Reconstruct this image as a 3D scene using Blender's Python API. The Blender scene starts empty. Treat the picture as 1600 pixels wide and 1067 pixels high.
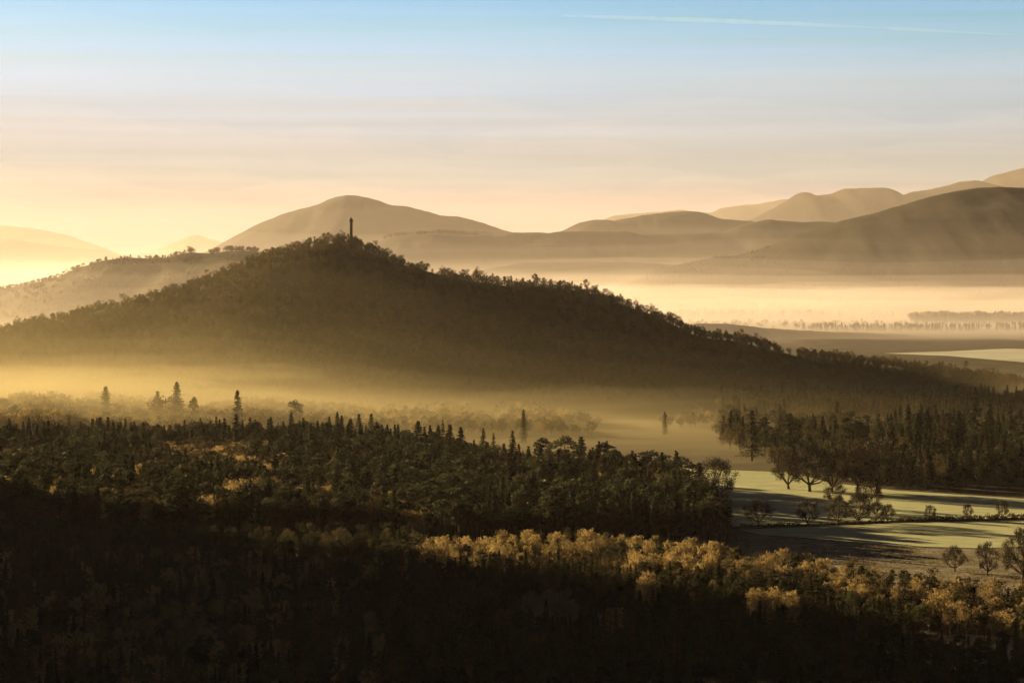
import bpy, math, random
import numpy as np
from mathutils import Vector, Matrix, noise as mnoise

scene = bpy.context.scene
col = scene.collection
R = math.radians
rng = random.Random(7)

# ------------------------------------------------------------------ camera
H = 141.0            # eye height above the valley floor
F = 3500.0           # focal length in photograph pixels (1600 wide)
HOR = 420.0          # horizon row in the photograph
PITCH = math.atan((533.5 - HOR) / F)
cd = bpy.data.cameras.new('camera')
cam = bpy.data.objects.new('camera', cd)
col.objects.link(cam)
cam.location = (0, 0, H)
cam.rotation_euler = (R(90) - PITCH, 0, 0)
cd.sensor_width = 36.0
cd.lens = F / 1600 * 36
cd.clip_start = 1.0
cd.clip_end = 250000.0
scene.camera = cam

# ------------------------------------------------------------------ world, sun, exposure
SUN_AZ = R(51)       # to the left of the view direction
SUN_EL = R(9.5)
world = bpy.data.worlds.new('World')
scene.world = world
world.use_nodes = True
wn, wl = world.node_tree.nodes, world.node_tree.links
wn.clear()


def N(nodes, kind, **kw):
    n = nodes.new(kind)
    for k, v in kw.items():
        if k.startswith('i_'):
            n.inputs[k[2:].replace('_', ' ')].default_value = v
        else:
            setattr(n, k, v)
    return n


def ramp(nodes, stops, interp='LINEAR'):
    n = nodes.new('ShaderNodeValToRGB')
    cr = n.color_ramp
    cr.interpolation = interp
    while len(cr.elements) < len(stops):
        cr.elements.new(0.5)
    for e, (p, c) in zip(cr.elements, stops):
        e.position = p
        e.color = (c[0], c[1], c[2], 1) if len(c) == 3 else c
    return n


sky = N(wn, 'ShaderNodeTexSky', sky_type='NISHITA', sun_disc=False)
sky.sun_elevation = SUN_EL
sky.sun_rotation = -SUN_AZ
sky.altitude = 300
sky.air_density = 1.0
sky.dust_density = 0.7
sky.ozone_density = 2.0
tc = N(wn, 'ShaderNodeTexCoord')
sx = N(wn, 'ShaderNodeSeparateXYZ')
wl.new(tc.outputs['Generated'], sx.inputs[0])
# tint of the clear sky by elevation (sin of the elevation 0 .. 0.25)
mr = N(wn, 'ShaderNodeMapRange')
mr.inputs['From Min'].default_value = -0.01
mr.inputs['From Max'].default_value = 0.24
wl.new(sx.outputs['Z'], mr.inputs['Value'])
TINT = [(0.132, (0.25, 0.19, 0.50)), (0.2, (0.24, 0.322, 0.525)), (0.292, (0.48, 0.452, 0.605)), (0.383, (0.65, 0.615, 0.71)), (0.452, (0.49, 0.615, 0.69)), (0.508, (0.39, 0.575, 0.735))]
tint = ramp(wn, TINT + [(1.0, (0.045, 0.07, 0.10))])
wl.new(mr.outputs[0], tint.inputs[0])
mul = N(wn, 'ShaderNodeMix', data_type='RGBA', blend_type='MULTIPLY')
mul.inputs[0].default_value = 1.0
wl.new(sky.outputs[0], mul.inputs[6])
wl.new(tint.outputs[0], mul.inputs[7])
# thin cirrus: long streaks, a little tilted, fading out towards the top
mp = N(wn, 'ShaderNodeMapping')
mp.inputs['Rotation'].default_value = (0, R(1.6), 0)
mp.inputs['Scale'].default_value = (2.4, 2.4, 150.0)
wl.new(tc.outputs['Generated'], mp.inputs[0])
nz = N(wn, 'ShaderNodeTexNoise', i_Scale=1.0, i_Detail=8.0, i_Roughness=0.6, i_Distortion=0.35)
wl.new(mp.outputs[0], nz.inputs['Vector'])
cr = ramp(wn, [(0.33, (0, 0, 0)), (0.68, (1, 1, 1))])
wl.new(nz.outputs[0], cr.inputs[0])
band = ramp(wn, [(0.0, (0.15, 0.15, 0.15)), (0.26, (0.36, 0.36, 0.36)), (0.42, (0.62, 0.62, 0.62)), (0.52, (0.28, 0.28, 0.28)), (0.7, (0.08, 0.08, 0.08))])
wl.new(mr.outputs[0], band.inputs[0])
cm = N(wn, 'ShaderNodeMath', operation='MULTIPLY')
wl.new(cr.outputs[0], cm.inputs[0])
wl.new(band.outputs[0], cm.inputs[1])
cirrus = N(wn, 'ShaderNodeMix', data_type='RGBA', blend_type='MIX')
wl.new(cm.outputs[0], cirrus.inputs[0])
wl.new(mul.outputs[2], cirrus.inputs[6])
cw = N(wn, 'ShaderNodeMix', data_type='RGBA', blend_type='MULTIPLY')
cw.inputs[0].default_value = 1.0
wl.new(sky.outputs[0], cw.inputs[6])
cw.inputs[7].default_value = (0.62, 0.66, 0.96, 1)
wl.new(cw.outputs[2], cirrus.inputs[7])
# the half of the sky turned away from the low sun is dimmer
dp = N(wn, 'ShaderNodeVectorMath', operation='DOT_PRODUCT')
wl.new(tc.outputs['Generated'], dp.inputs[0])
dp.inputs[1].default_value = (-math.sin(SUN_AZ), math.cos(SUN_AZ), 0.0)
dm = N(wn, 'ShaderNodeMapRange')
dm.inputs['From Min'].default_value = -0.15
dm.inputs['From Max'].default_value = 0.42
dm.inputs['To Min'].default_value = 0.03
dm.inputs['To Max'].default_value = 1.0
wl.new(dp.outputs['Value'], dm.inputs['Value'])
dim = N(wn, 'ShaderNodeVectorMath', operation='SCALE')
wl.new(cirrus.outputs[2], dim.inputs[0])
wl.new(dm.outputs[0], dim.inputs['Scale'])
# multiplied tint dims the sky glow around the sun, most near the horizon
gl = N(wn, 'ShaderNodeMapRange')
gl.inputs['From Min'].default_value = 0.30
gl.inputs['From Max'].default_value = 0.90
wl.new(dp.outputs['Value'], gl.inputs['Value'])
glr = ramp(wn, [(0.0, (1, 1, 1)), (0.25, (0.98, 0.98, 0.98)), (0.55, (0.84, 0.86, 0.92)), (0.82, (0.60, 0.62, 0.68)), (1.0, (0.48, 0.50, 0.56))])
wl.new(gl.outputs[0], glr.inputs[0])
gm = N(wn, 'ShaderNodeMix', data_type='RGBA', blend_type='MULTIPLY')
ge = N(wn, 'ShaderNodeMapRange')
ge.inputs['From Min'].default_value = 0.035
ge.inputs['From Max'].default_value = 0.115
ge.inputs['To Min'].default_value = 1.0
ge.inputs['To Max'].default_value = 0.30
wl.new(sx.outputs['Z'], ge.inputs['Value'])
wl.new(ge.outputs[0], gm.inputs[0])
wl.new(dim.outputs[0], gm.inputs[6])
wl.new(glr.outputs[0], gm.inputs[7])
bg = N(wn, 'ShaderNodeBackground')
bg.inputs['Strength'].default_value = 0.06
wl.new(gm.outputs[2], bg.inputs[0])
wo = N(wn, 'ShaderNodeOutputWorld')
wl.new(bg.outputs[0], wo.inputs[0])

sl = bpy.data.lights.new('sun', 'SUN')
sl.energy = 5.0
sl.angle = R(0.5)
sl.color = (1.0, 0.70, 0.30)
so = bpy.data.objects.new('sun', sl)
col.objects.link(so)
S = Vector((-math.sin(SUN_AZ) * math.cos(SUN_EL), math.cos(SUN_AZ) * math.cos(SUN_EL), math.sin(SUN_EL)))
so.rotation_euler = S.to_track_quat('Z', 'Y').to_euler()
so.location = S * 900 + Vector((0, 0, 300))

scene.view_settings.view_transform = 'Standard'
scene.view_settings.look = 'None'
scene.view_settings.gamma = 1
scene.view_settings.use_curve_mapping = False
scene.view_settings.exposure = 2.0
scene.cycles.use_denoising = True
scene.cycles.max_bounces = 5
scene.cycles.diffuse_bounces = 2
scene.cycles.transmission_bounces = 3
scene.cycles.volume_bounces = 0
scene.cycles.transparent_max_bounces = 64

# ------------------------------------------------------------------ helpers
CP, SP = math.cos(PITCH), math.sin(PITCH)


def at(px, py, Y):
    """world point seen at photograph pixel (px, py) at distance Y"""
    u, v = px - 800.0, 533.5 - py
    d = Vector((u, F * CP + v * SP, -F * SP + v * CP))
    return Vector((0, 0, H)) + d * (Y / d.y)


def on_ground(px, py, z=0.0):
    u, v = px - 800.0, 533.5 - py
    d = Vector((u, F * CP + v * SP, -F * SP + v * CP))
    return Vector((0, 0, H)) + d * ((z - H) / d.z)


def to_px(x, y, z):
    dx, dy, dz = x, y, z - H
    f = dy * CP - dz * SP
    u = dy * SP + dz * CP
    return 800 + F * dx / f, 533.5 - F * u / f


def tag(o, label=None, cat=None, group=None, kind=None):
    if label: o['label'] = label
    if cat: o['category'] = cat
    if group: o['group'] = group
    if kind: o['kind'] = kind
    return o


def mesh_obj(name, verts, faces, mats, parent=None, smooth=False, link=True, midx=None):
    me = bpy.data.meshes.new(name)
    me.from_pydata([tuple(v) for v in verts], [], [tuple(f) for f in faces])
    for m in (mats if isinstance(mats, (list, tuple)) else [mats]):
        me.materials.append(m)
    if midx is not None:
        me.polygons.foreach_set('material_index', midx)
    if smooth:
        me.polygons.foreach_set('use_smooth', [True] * len(me.polygons))
    me.update()
    o = bpy.data.objects.new(name, me)
    if link:
        col.objects.link(o)
    if parent is not None:
        o.parent = parent
    return o


def interp(knots):
    xs = np.array([k[0] for k in knots], float)
    ys = np.array([k[1] for k in knots], float)
    return lambda x: float(np.interp(x, xs, ys))


def sstep(a, b, x):
    t = min(1.0, max(0.0, (x - a) / (b - a)))
    return t * t * (3 - 2 * t)


def fnoise(x, y, z=0.0, octv=4):
    return mnoise.fractal((x, y, z), 1.0, 2.0, octv)


# ------------------------------------------------------------------ materials
def new_mat(name):
    m = bpy.data.materials.new(name)
    m.use_nodes = True
    n, l = m.node_tree.nodes, m.node_tree.links
    n.clear()
    return m, n, l, N(n, 'ShaderNodeOutputMaterial')


def foliage(name, dark, light, trans=0.35, noise_scale=0.35):
    m, n, l, out = new_mat(name)
    oi = N(n, 'ShaderNodeObjectInfo')
    tcx = N(n, 'ShaderNodeTexCoord')
    tn = N(n, 'ShaderNodeTexNoise', i_Scale=noise_scale, i_Detail=3.0)
    l.new(tcx.outputs['Object'], tn.inputs['Vector'])
    ad = N(n, 'ShaderNodeMath', operation='ADD')
    l.new(oi.outputs['Random'], ad.inputs[0])
    l.new(tn.outputs[0], ad.inputs[1])
    hf = N(n, 'ShaderNodeMath', operation='MULTIPLY')
    hf.inputs[1].default_value = 0.55
    l.new(ad.outputs[0], hf.inputs[0])
    mx = ramp(n, [(0.15, dark), (0.85, light)])
    l.new(hf.outputs[0], mx.inputs[0])
    p = N(n, 'ShaderNodeBsdfPrincipled')
    p.inputs['Roughness'].default_value = 0.75
    p.inputs['Specular IOR Level'].default_value = 0.15
    l.new(mx.outputs[0], p.inputs['Base Color'])
    t = N(n, 'ShaderNodeBsdfTranslucent')
    l.new(mx.outputs[0], t.inputs[0])
    ms = N(n, 'ShaderNodeMixShader')
    ms.inputs[0].default_value = trans
    l.new(p.outputs[0], ms.inputs[1])
    l.new(t.outputs[0], ms.inputs[2])
    l.new(ms.outputs[0], out.inputs[0])
    return m


def surface(name, stops, scale=0.05, detail=6.0, rough=0.95, bump=0.0, bump_scale=0.5, stretch=(1, 1, 1)):
    m, n, l, out = new_mat(name)
    tcx = N(n, 'ShaderNodeTexCoord')
    mpn = N(n, 'ShaderNodeMapping')
    mpn.inputs['Scale'].default_value = stretch
    l.new(tcx.outputs['Object'], mpn.inputs[0])
    tn = N(n, 'ShaderNodeTexNoise', i_Scale=scale, i_Detail=detail, i_Roughness=0.6)
    l.new(mpn.outputs[0], tn.inputs['Vector'])
    rp = ramp(n, stops)
    l.new(tn.outputs[0], rp.inputs[0])
    p = N(n, 'ShaderNodeBsdfPrincipled')
    p.inputs['Roughness'].default_value = rough
    p.inputs['Specular IOR Level'].default_value = 0.1
    l.new(rp.outputs[0], p.inputs['Base Color'])
    if bump:
        t2 = N(n, 'ShaderNodeTexNoise', i_Scale=bump_scale, i_Detail=5.0)
        l.new(tcx.outputs['Object'], t2.inputs['Vector'])
        b = N(n, 'ShaderNodeBump')
        b.inputs['Strength'].default_value = 1.0
        b.inputs['Distance'].default_value = bump
        l.new(t2.outputs[0], b.inputs['Height'])
        l.new(b.outputs[0], p.inputs['Normal'])
    l.new(p.outputs[0], out.inputs[0])
    return m


def volume(name, density, color=(0.95, 0.93, 0.9), g=0.5):
    m, n, l, out = new_mat(name)
    v = N(n, 'ShaderNodeVolumePrincipled')
    v.inputs['Color'].default_value = (*color, 1)
    v.inputs['Density'].default_value = density
    v.inputs['Anisotropy'].default_value = g
    l.new(v.outputs[0], out.inputs['Volume'])
    return m


M = {}
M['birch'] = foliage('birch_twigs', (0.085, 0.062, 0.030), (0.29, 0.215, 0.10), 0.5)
M['broadleaf'] = foliage('bare_twigs', (0.022, 0.017, 0.009), (0.078, 0.058, 0.027), 0.38)
M['oak'] = foliage('oak_twigs', (0.020, 0.014, 0.008), (0.046, 0.032, 0.017), 0.10)
M['spruce'] = foliage('spruce_needles', (0.016, 0.020, 0.009), (0.050, 0.052, 0.021), 0.26)
M['pine'] = foliage('pine_needles', (0.018, 0.021, 0.010), (0.056, 0.056, 0.023), 0.26)
M['larch'] = foliage('larch_twigs', (0.036, 0.022, 0.010), (0.085, 0.050, 0.021), 0.3)
M['shrub'] = foliage('shrub_twigs', (0.040, 0.028, 0.016), (0.09, 0.062, 0.03), 0.3)
M['bark'] = surface('dark_bark', [(0.3, (0.030, 0.022, 0.015)), (0.7, (0.085, 0.060, 0.038))], 1.5, bump=0.05, bump_scale=4)
M['red_bark'] = surface('pine_bark', [(0.3, (0.050, 0.030, 0.018)), (0.7, (0.14, 0.075, 0.040))], 1.5, bump=0.05, bump_scale=4)
M['pale_bark'] = surface('birch_bark', [(0.35, (0.10, 0.085, 0.07)), (0.6, (0.36, 0.33, 0.28))], 1.2, stretch=(1, 1, 3))
M['ground'] = surface('woodland_floor', [(0.3, (0.020, 0.015, 0.008)), (0.5, (0.045, 0.036, 0.018)), (0.75, (0.075, 0.062, 0.032))], 0.02, bump=0.5, bump_scale=0.3)
M['hillside'] = surface('hillside_floor', [(0.3, (0.022, 0.017, 0.009)), (0.7, (0.065, 0.050, 0.026))], 0.03, bump=0.5, bump_scale=0.3)
M['moor'] = surface('moorland', [(0.3, (0.008, 0.0065, 0.005)), (0.5, (0.014, 0.011, 0.008)), (0.7, (0.028, 0.022, 0.014))], 0.004, 9.0, bump=6.0, bump_scale=0.01)
M['field'] = surface('frosted_pasture', [(0.28, (0.25, 0.28, 0.175)), (0.42, (0.36, 0.395, 0.25)), (0.58, (0.43, 0.46, 0.31)), (0.74, (0.58, 0.60, 0.45))], 0.05, 10.0, bump=0.25, bump_scale=1.2, stretch=(1.0, 2.6, 1))
M['rough'] = surface('rough_pasture', [(0.3, (0.085, 0.072, 0.052)), (0.5, (0.17, 0.15, 0.11)), (0.72, (0.28, 0.25, 0.20))], 0.08, 8.0, bump=0.5, bump_scale=0.5)
M['tuft'] = foliage('dry_grass', (0.09, 0.065, 0.032), (0.26, 0.20, 0.11), 0.35)
M['stone'] = surface('column_stone', [(0.3, (0.09, 0.075, 0.06)), (0.7, (0.18, 0.15, 0.12))], 0.7, bump=0.05, bump_scale=2)
M['slab'] = surface('sunlit_gap_tone', [(0.3, (0.40, 0.37, 0.32)), (0.7, (0.6, 0.56, 0.5))], 0.8)  # pale tone carries the light of a sunlit gap
M['post'] = surface('weathered_wood', [(0.3, (0.05, 0.04, 0.03)), (0.7, (0.12, 0.10, 0.07))], 2.0)
M['frostplain'] = surface('frosted_plain', [(0.3, (0.34, 0.36, 0.34)), (0.7, (0.52, 0.54, 0.5))], 0.01)

# ------------------------------------------------------------------ terrain
def gz(x, y):
    """height of the ground sheet"""
    z = 0.0
    if y < 560:
        s = max(0.0, y) / 560.0
        z += 138.5 * (1 - s) ** 2.2
    # added hill out of view, shaped to throw shade over the near wood
    if x < -150:
        t = min(1.0, max(0.0, (y - 500) / 950.0))
        cx = -650 + 70 * t
        e = max(0.0, y - 1382)
        b = max(0.0, 500 - y)
        z += (110 + 102 * t) * math.exp(-((x - cx) / (95 if x > cx else 260)) ** 2 - (e / 55) ** 2 - (b / 200) ** 2)
    return z


HILL_TOP = [(-900, 640), (-500, 585), (-250, 548), (-100, 522), (0, 507), (50, 494), (100, 487), (150, 470), (200, 462), (250, 451), (300, 434),
            (330, 424), (360, 410), (400, 395), (430, 383), (470, 374), (500, 366), (540, 365), (560, 371), (600, 386),
            (650, 404), (700, 417), (750, 424), (800, 432), (850, 432), (900, 437), (940, 447), (980, 464), (1020, 476),
            (1060, 494), (1080, 506), (1110, 514), (1150, 518), (1200, 530), (1260, 545), (1320, 549), (1380, 558),
            (1450, 563), (1520, 566), (1600, 578), (1800, 600), (2100, 640), (2300, 660)]
hill_top = interp(HILL_TOP)


def ridge_y(px):
    return 2640 + 0.06 * (px - 545) if px < 545 else 2640 + 0.10 * (px - 545)


_hx, _hz, _hy = [], [], []
for _p in range(-900, 2301, 10):
    _yr = ridge_y(_p)
    q = at(_p, hill_top(_p), _yr)
    _hx.append(q.x); _hy.append(_yr); _hz.append(max(0.0, q.z - 11.5))


def hz(x, y):
    """height of the column hill; below zero outside it"""
    zr = float(np.interp(x, _hx, _hz)); yr = float(np.interp(x, _hx, _hy))
    wf = 130 + 330 * (zr / 165.0) ** 0.7
    wb = 420
    u = (yr - y) / wf if y < yr else (y - yr) / wb
    if u >= 1.08:
        return -4.0
    u = min(u, 1.0)
    g = 0.5 * (1 + math.cos(math.pi * u)) * 0.45 + (1 - u) ** 1.15 * 0.55
    k = min(1.0, u * 6) * (1 - u)
    return zr * g - 3 + 3 * (1 - u) + k * 9 * fnoise(x * 0.006, y * 0.006, 3.1)


def grid_mesh(name, xs, ys, fz, mat, smooth=True):
    verts = [(x, y, fz(x, y)) for y in ys for x in xs]
    nx = len(xs)
    faces = [(j * nx + i, j * nx + i + 1, (j + 1) * nx + i + 1, (j + 1) * nx + i) for j in range(len(ys) - 1) for i in range(nx - 1)]
    return mesh_obj(name, verts, faces, mat, smooth=smooth)


def spaced(a, b, step):
    return list(np.linspace(a, b, max(2, int(round((b - a) / step)) + 1)))


xs = [-15000, -9000, -5000, -3000] + spaced(-2000, 2000, 40) + [3000, 5000, 9000, 15000]
ys = spaced(-450, 2000, 35) + [2400, 3000, 4000, 6000, 9000, 14000, 22000, 32000, 44000]
ground = tag(grid_mesh('ground', xs, ys, gz, M['ground']), 'dark woodland floor of the valley under the woods', 'ground', kind='structure')
hill = tag(grid_mesh('hill', spaced(-1250, 1500, 16), spaced(2040, 3200, 16), hz, M['hillside']),
           'wooded hill with the tall column standing on its summit', 'hill', kind='structure')


PROF = [(-1.0, 0), (-0.8, .06), (-.55, .25), (-.3, .58), (-.12, .87), (0, 1), (.03, .99), (.06, .97), (.1, .93), (.14, .88), (.19, .82), (.24, .76), (.29, .69), (.35, .62), (.4, .55), (.46, .48), (.51, .415), (.57, .35), (.62, .29), (.68, .24), (.73, .19), (.79, .14), (.84, .10), (.9, .06), (.95, .03), (1.0, 0)]


def ridge_z(px, x, zr, u, wf, rough, seed, Y):
    g = float(np.interp(u, [a for a, _ in PROF], [b for _, b in PROF]))
    w = min(1.0, abs(u) * 5) * (1 - abs(u))
    y = Y - u * wf
    return zr * g + w * rough * max(zr, 20) * (fnoise(x / wf * 3, y / wf * 2.2, seed) + 0.5 * fnoise(x / wf * 9, y / wf * 5, seed + 5) + .22 * fnoise(x / wf * 26, y / wf * 15, seed + 9))


def crest_z(q, px, Y, seed):
    return q.z + 0.9 * (Y / F) * (fnoise(px * 0.05, seed, 1.0) + .5 * fnoise(px * .17, seed, 2.0))


def slope_point(knots, Y, wf, px, u, rough, seed):
    q = at(px, interp(knots)(px), Y)
    return q.x, Y - u * wf, ridge_z(px, q.x, crest_z(q, px, Y, seed), u, wf, rough, seed, Y) - 1.0


def ridge_hill(name, label, knots, Y, wf, wb, mat, rough=0.10, step=6, seed=0.0, cat='hill'):
    """a real hill with depth: ridge along the given skyline at distance Y, slopes falling to the plain in front and behind"""
    yb = HOR + (H + 8) * F / Y
    knots = [(knots[0][0] - max(90, 1.6 * (yb - knots[0][1])), yb)] + list(knots) + [(knots[-1][0] + max(90, 1.6 * (yb - knots[-1][1])), yb)]
    f = interp(knots)
    p0, p1 = knots[0][0], knots[-1][0]
    pxs = spaced(p0, p1, step)
    prof = PROF
    verts, faces = [], []
    for px in pxs:
        q = at(px, f(px), Y)
        zr = crest_z(q, px, Y, seed)
        for (u, g) in prof:
            y = Y - u * wf if u > 0 else Y - u * wb
            x = q.x
            z = ridge_z(px, x, zr, u, wf if u > 0 else wb, rough, seed, Y)
            if abs(u) == 1.0:
                z = -6.0
            verts.append((x, y, z))
    m = len(prof)
    for i in range(len(pxs) - 1):
        for j in range(m - 1):
            faces.append((i * m + j, i * m + j + 1, (i + 1) * m + j + 1, (i + 1) * m + j))
    return tag(mesh_obj(name, verts, faces, mat, smooth=True), label, cat, kind='structure')


ridge_hill('mountain', 'broad single peak fading in the haze behind the column', [(250, 425), (330, 390), (370, 368), (385, 360), (400, 352), (440, 336), (470, 327), (500, 320), (515, 312), (530, 307), (545, 305), (565, 307), (590, 313), (605, 319), (615, 322), (640, 324), (665, 331), (690, 337), (705, 338), (720, 339), (750, 347), (785, 359), (830, 372), (900, 410)], 15000, 3500, 3000, M['moor'], seed=1, cat='mountain')
ridge_hill('hill', 'pale long ridge low behind the peak beyond the column', [(520, 420), (580, 378), (610, 368), (640, 361), (680, 358), (700, 358), (740, 360), (780, 363), (900, 366), (1000, 400)], 12500, 1500, 1500, M['moor'], seed=2)
ridge_hill('mountain', 'faint upper ridge far off over the misty plain past the low wooded hill', [(-300, 345), (-100, 350), (0, 352), (50, 357), (100, 366), (130, 376), (165, 388), (230, 415)], 36000, 5000, 4000, M['moor'], seed=3, cat='mountain')
ridge_hill('mountain', 'pale lower ridge over the misty plain past the low wooded hill', [(-300, 366), (-100, 370), (0, 374), (40, 377), (80, 383), (120, 388), (165, 391), (240, 420)], 28000, 4000, 3000, M['moor'], seed=4, cat='mountain')
ridge_hill('mountain', 'faintest small peak in the gap beside the broad mountain', [(130, 412), (200, 402), (240, 392), (270, 380), (300, 368), (312, 368), (330, 374), (360, 382), (420, 394), (480, 420)], 39000, 5000, 4000, M['moor'], seed=5, cat='mountain')
low_wooded = [(-200, 465), (-60, 450), (0, 444), (40, 439), (90, 426), (120, 412), (165, 399), (200, 396), (260, 396), (280, 390), (300, 387), (330, 389), (370, 385), (410, 387), (470, 394), (560, 408), (700, 440)]
low_wooded = [(p, y + 7) for p, y in low_wooded]
ridge_hill('hill', 'low wooded hill in the mist just behind the column hill', low_wooded, 6300, 1100, 1000, M['hillside'], seed=6)
mid_ridge = [(540, 400), (590, 378), (609, 372), (640, 369), (687, 366), (740, 370), (770, 367), (800, 364), (837, 363), (860, 364), (879, 362), (920, 361), (980, 362), (1002, 367), (1050, 366), (1100, 364), (1127, 364), (1150, 355), (1175, 348), (1202, 343), (1232, 346), (1260, 347), (1285, 346), (1350, 352), (1450, 380)]
ridge_hill('hill', 'long level ridge with a few trees on its near end', mid_ridge, 10500, 1400, 1500, M['moor'], seed=7)
ridge_hill('hill', 'rounded brown hill rising over the long level ridge', [(780, 410), (860, 368), (880, 360), (905, 348), (930, 343), (960, 345), (1000, 337), (1040, 332), (1070, 330), (1095, 331), (1125, 342), (1165, 345), (1200, 350), (1300, 380)], 13000, 1500, 1500, M['moor'], seed=8)
ridge_hill('mountain', 'pale far shoulder in the notch before the craggy ridge', [(880, 375), (930, 348), (958, 337), (990, 334), (1030, 331), (1060, 328), (1085, 331), (1110, 333), (1125, 326), (1140, 323), (1165, 320), (1185, 319), (1225, 311), (1290, 320), (1400, 360)], 26000, 4000, 3000, M['moor'], seed=9, cat='mountain')
ridge_hill('mountain', 'craggy double topped ridge behind the big dark hill', [(1080, 395), (1140, 360), (1175, 343), (1200, 330), (1230, 313), (1243, 304), (1255, 300), (1264, 301), (1275, 306), (1300, 303), (1310, 298), (1320, 295), (1350, 294), (1375, 294), (1390, 296), (1400, 301), (1410, 305), (1425, 300), (1440, 298), (1450, 297), (1480, 290), (1500, 284), (1525, 282), (1540, 285), (1600, 300), (1700, 350)], 18000, 3600, 3500, M['moor'], seed=10, cat='mountain')
ridge_hill('mountain', 'highest far slope climbing out of frame over the big dark hill', [(1380, 380), (1480, 310), (1530, 286), (1550, 275), (1575, 269), (1600, 262), (1650, 248), (1750, 240), (1900, 300)], 21000, 4000, 4000, M['moor'], seed=11, cat='mountain')
big_hill = [(930, 462), (1000, 432), (1030, 422), (1067, 412), (1112, 402), (1142, 400), (1180, 392), (1210, 381), (1240, 367), (1270, 358), (1322, 343), (1360, 335), (1397, 324), (1435, 313), (1460, 306), (1487, 300), (1525, 294), (1562, 292), (1600, 294), (1700, 302), (1850, 340), (2100, 430)]
ridge_hill('hill', 'big dark hill sweeping down to the misty plain', big_hill, 8000, 1700, 2200, M['moor'], rough=0.10, step=5, seed=12)
ridge_hill('hill', 'low hump of ground in the mist under the long level ridge', [(680, 440), (762, 420), (819, 410), (875, 410), (950, 409), (1025, 411), (1062, 416), (1150, 440)], 8600, 900, 700, M['moor'], seed=13)
# low swells of the plain on which the belts of trees stand
ridge_hill('hill', 'low dark swell of the plain beside the frosted flat', [(1130, 556), (1200, 540), (1260, 531), (1330, 530), (1420, 533), (1500, 534), (1600, 533), (1750, 545)], 4150, 260, 500, M['hillside'], seed=14)
ridge_hill('hill', 'pale low swell of the plain under the plantation', [(1040, 515), (1090, 505), (1140, 506), (1200, 513), (1300, 519), (1450, 525), (1700, 530)], 4700, 300, 500, M['hillside'], seed=15)


def patch(name, label, cat, pts, mat, z=0.05, sub=0, kind='structure'):
    v = []
    for (px, py) in pts:
        q = on_ground(px, py, z)
        v.append((q.x, q.y, z))
    return tag(mesh_obj(name, v, [tuple(range(len(v)))], mat), label, cat, kind=kind)


patch('field', 'upper frosted green field beyond the hedge line', 'field', [(1080, 815), (1150, 823.5), (1290, 818.5), (1400, 813.5), (1660, 808), (1660, 783), (1400, 766), (1300, 754), (1235, 738), (1060, 731)], M['field'], 0.06)
patch('field', 'lower frosted green field between hedge line and rough pasture', 'field', [(1150, 827), (1190, 835), (1300, 843), (1420, 853), (1530, 856), (1660, 851), (1660, 811), (1400, 817), (1290, 822)], M['field'], 0.06)
patch('field', 'rough brown frosted pasture above the birch band', 'field', [(1060, 834), (1080, 900), (1400, 930), (1660, 960), (1660, 852), (1530, 857.5), (1420, 854.5), (1300, 844.5), (1190, 836.5), (1148, 828)], M['rough'], 0.06)
patch('field', 'dark grassy clearing in the wood at the bottom corner', 'field', [(1370, 1005), (1400, 1040), (1560, 1050), (1660, 1040), (1660, 1000), (1500, 990)], M['rough'], 0.06)
q0 = [(1380, 552), (1480, 556), (1600, 566), (1700, 572), (1700, 540), (1560, 545), (1480, 549)]
patch('field', 'pale frosted flat field beyond the end of the column hill', 'field', q0, M['frostplain'], 0.5)

# ------------------------------------------------------------------ tree prototypes
def tube(verts, faces, pts, radii, n=5):
    base = len(verts)
    for k, (p, r) in enumerate(zip(pts, radii)):
        d = (pts[min(k + 1, len(pts) - 1)] - pts[max(k - 1, 0)]).normalized()
        a = d.orthogonal().normalized(); b = d.cross(a)
        for i in range(n):
            t = 2 * math.pi * i / n
            verts.append(p + (a * math.cos(t) + b * math.sin(t)) * r)
    for k in range(len(pts) - 1):
        for i in range(n):
            j = (i + 1) % n
            faces.append((base + k * n + i, base + k * n + j, base + (k + 1) * n + j, base + (k + 1) * n + i))


def rvec(r):
    while True:
        v = Vector((r.uniform(-1, 1), r.uniform(-1, 1), r.uniform(-1, 1)))
        if 0.05 < v.length < 1:
            return v.normalized()


def card(verts, faces, c, size, r, axis=None, aspect=0.5):
    """one leaf or needle clump: an irregular four-sided face"""
    a = (axis if axis is not None else rvec(r)).normalized()
    b = a.cross(rvec(r))
    if b.length < 1e-3:
        b = a.orthogonal()
    b = b.normalized() * aspect
    i = len(verts)
    verts.append(c - a * size * r.uniform(.7, 1)); verts.append(c + b * size * r.uniform(.5, 1) + a * size * r.uniform(-.3, .3))
    verts.append(c + a * size * r.uniform(.7, 1)); verts.append(c - b * size * r.uniform(.5, 1) + a * size * r.uniform(-.3, .3))
    faces.append((i, i + 1, i + 2, i + 3))


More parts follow.
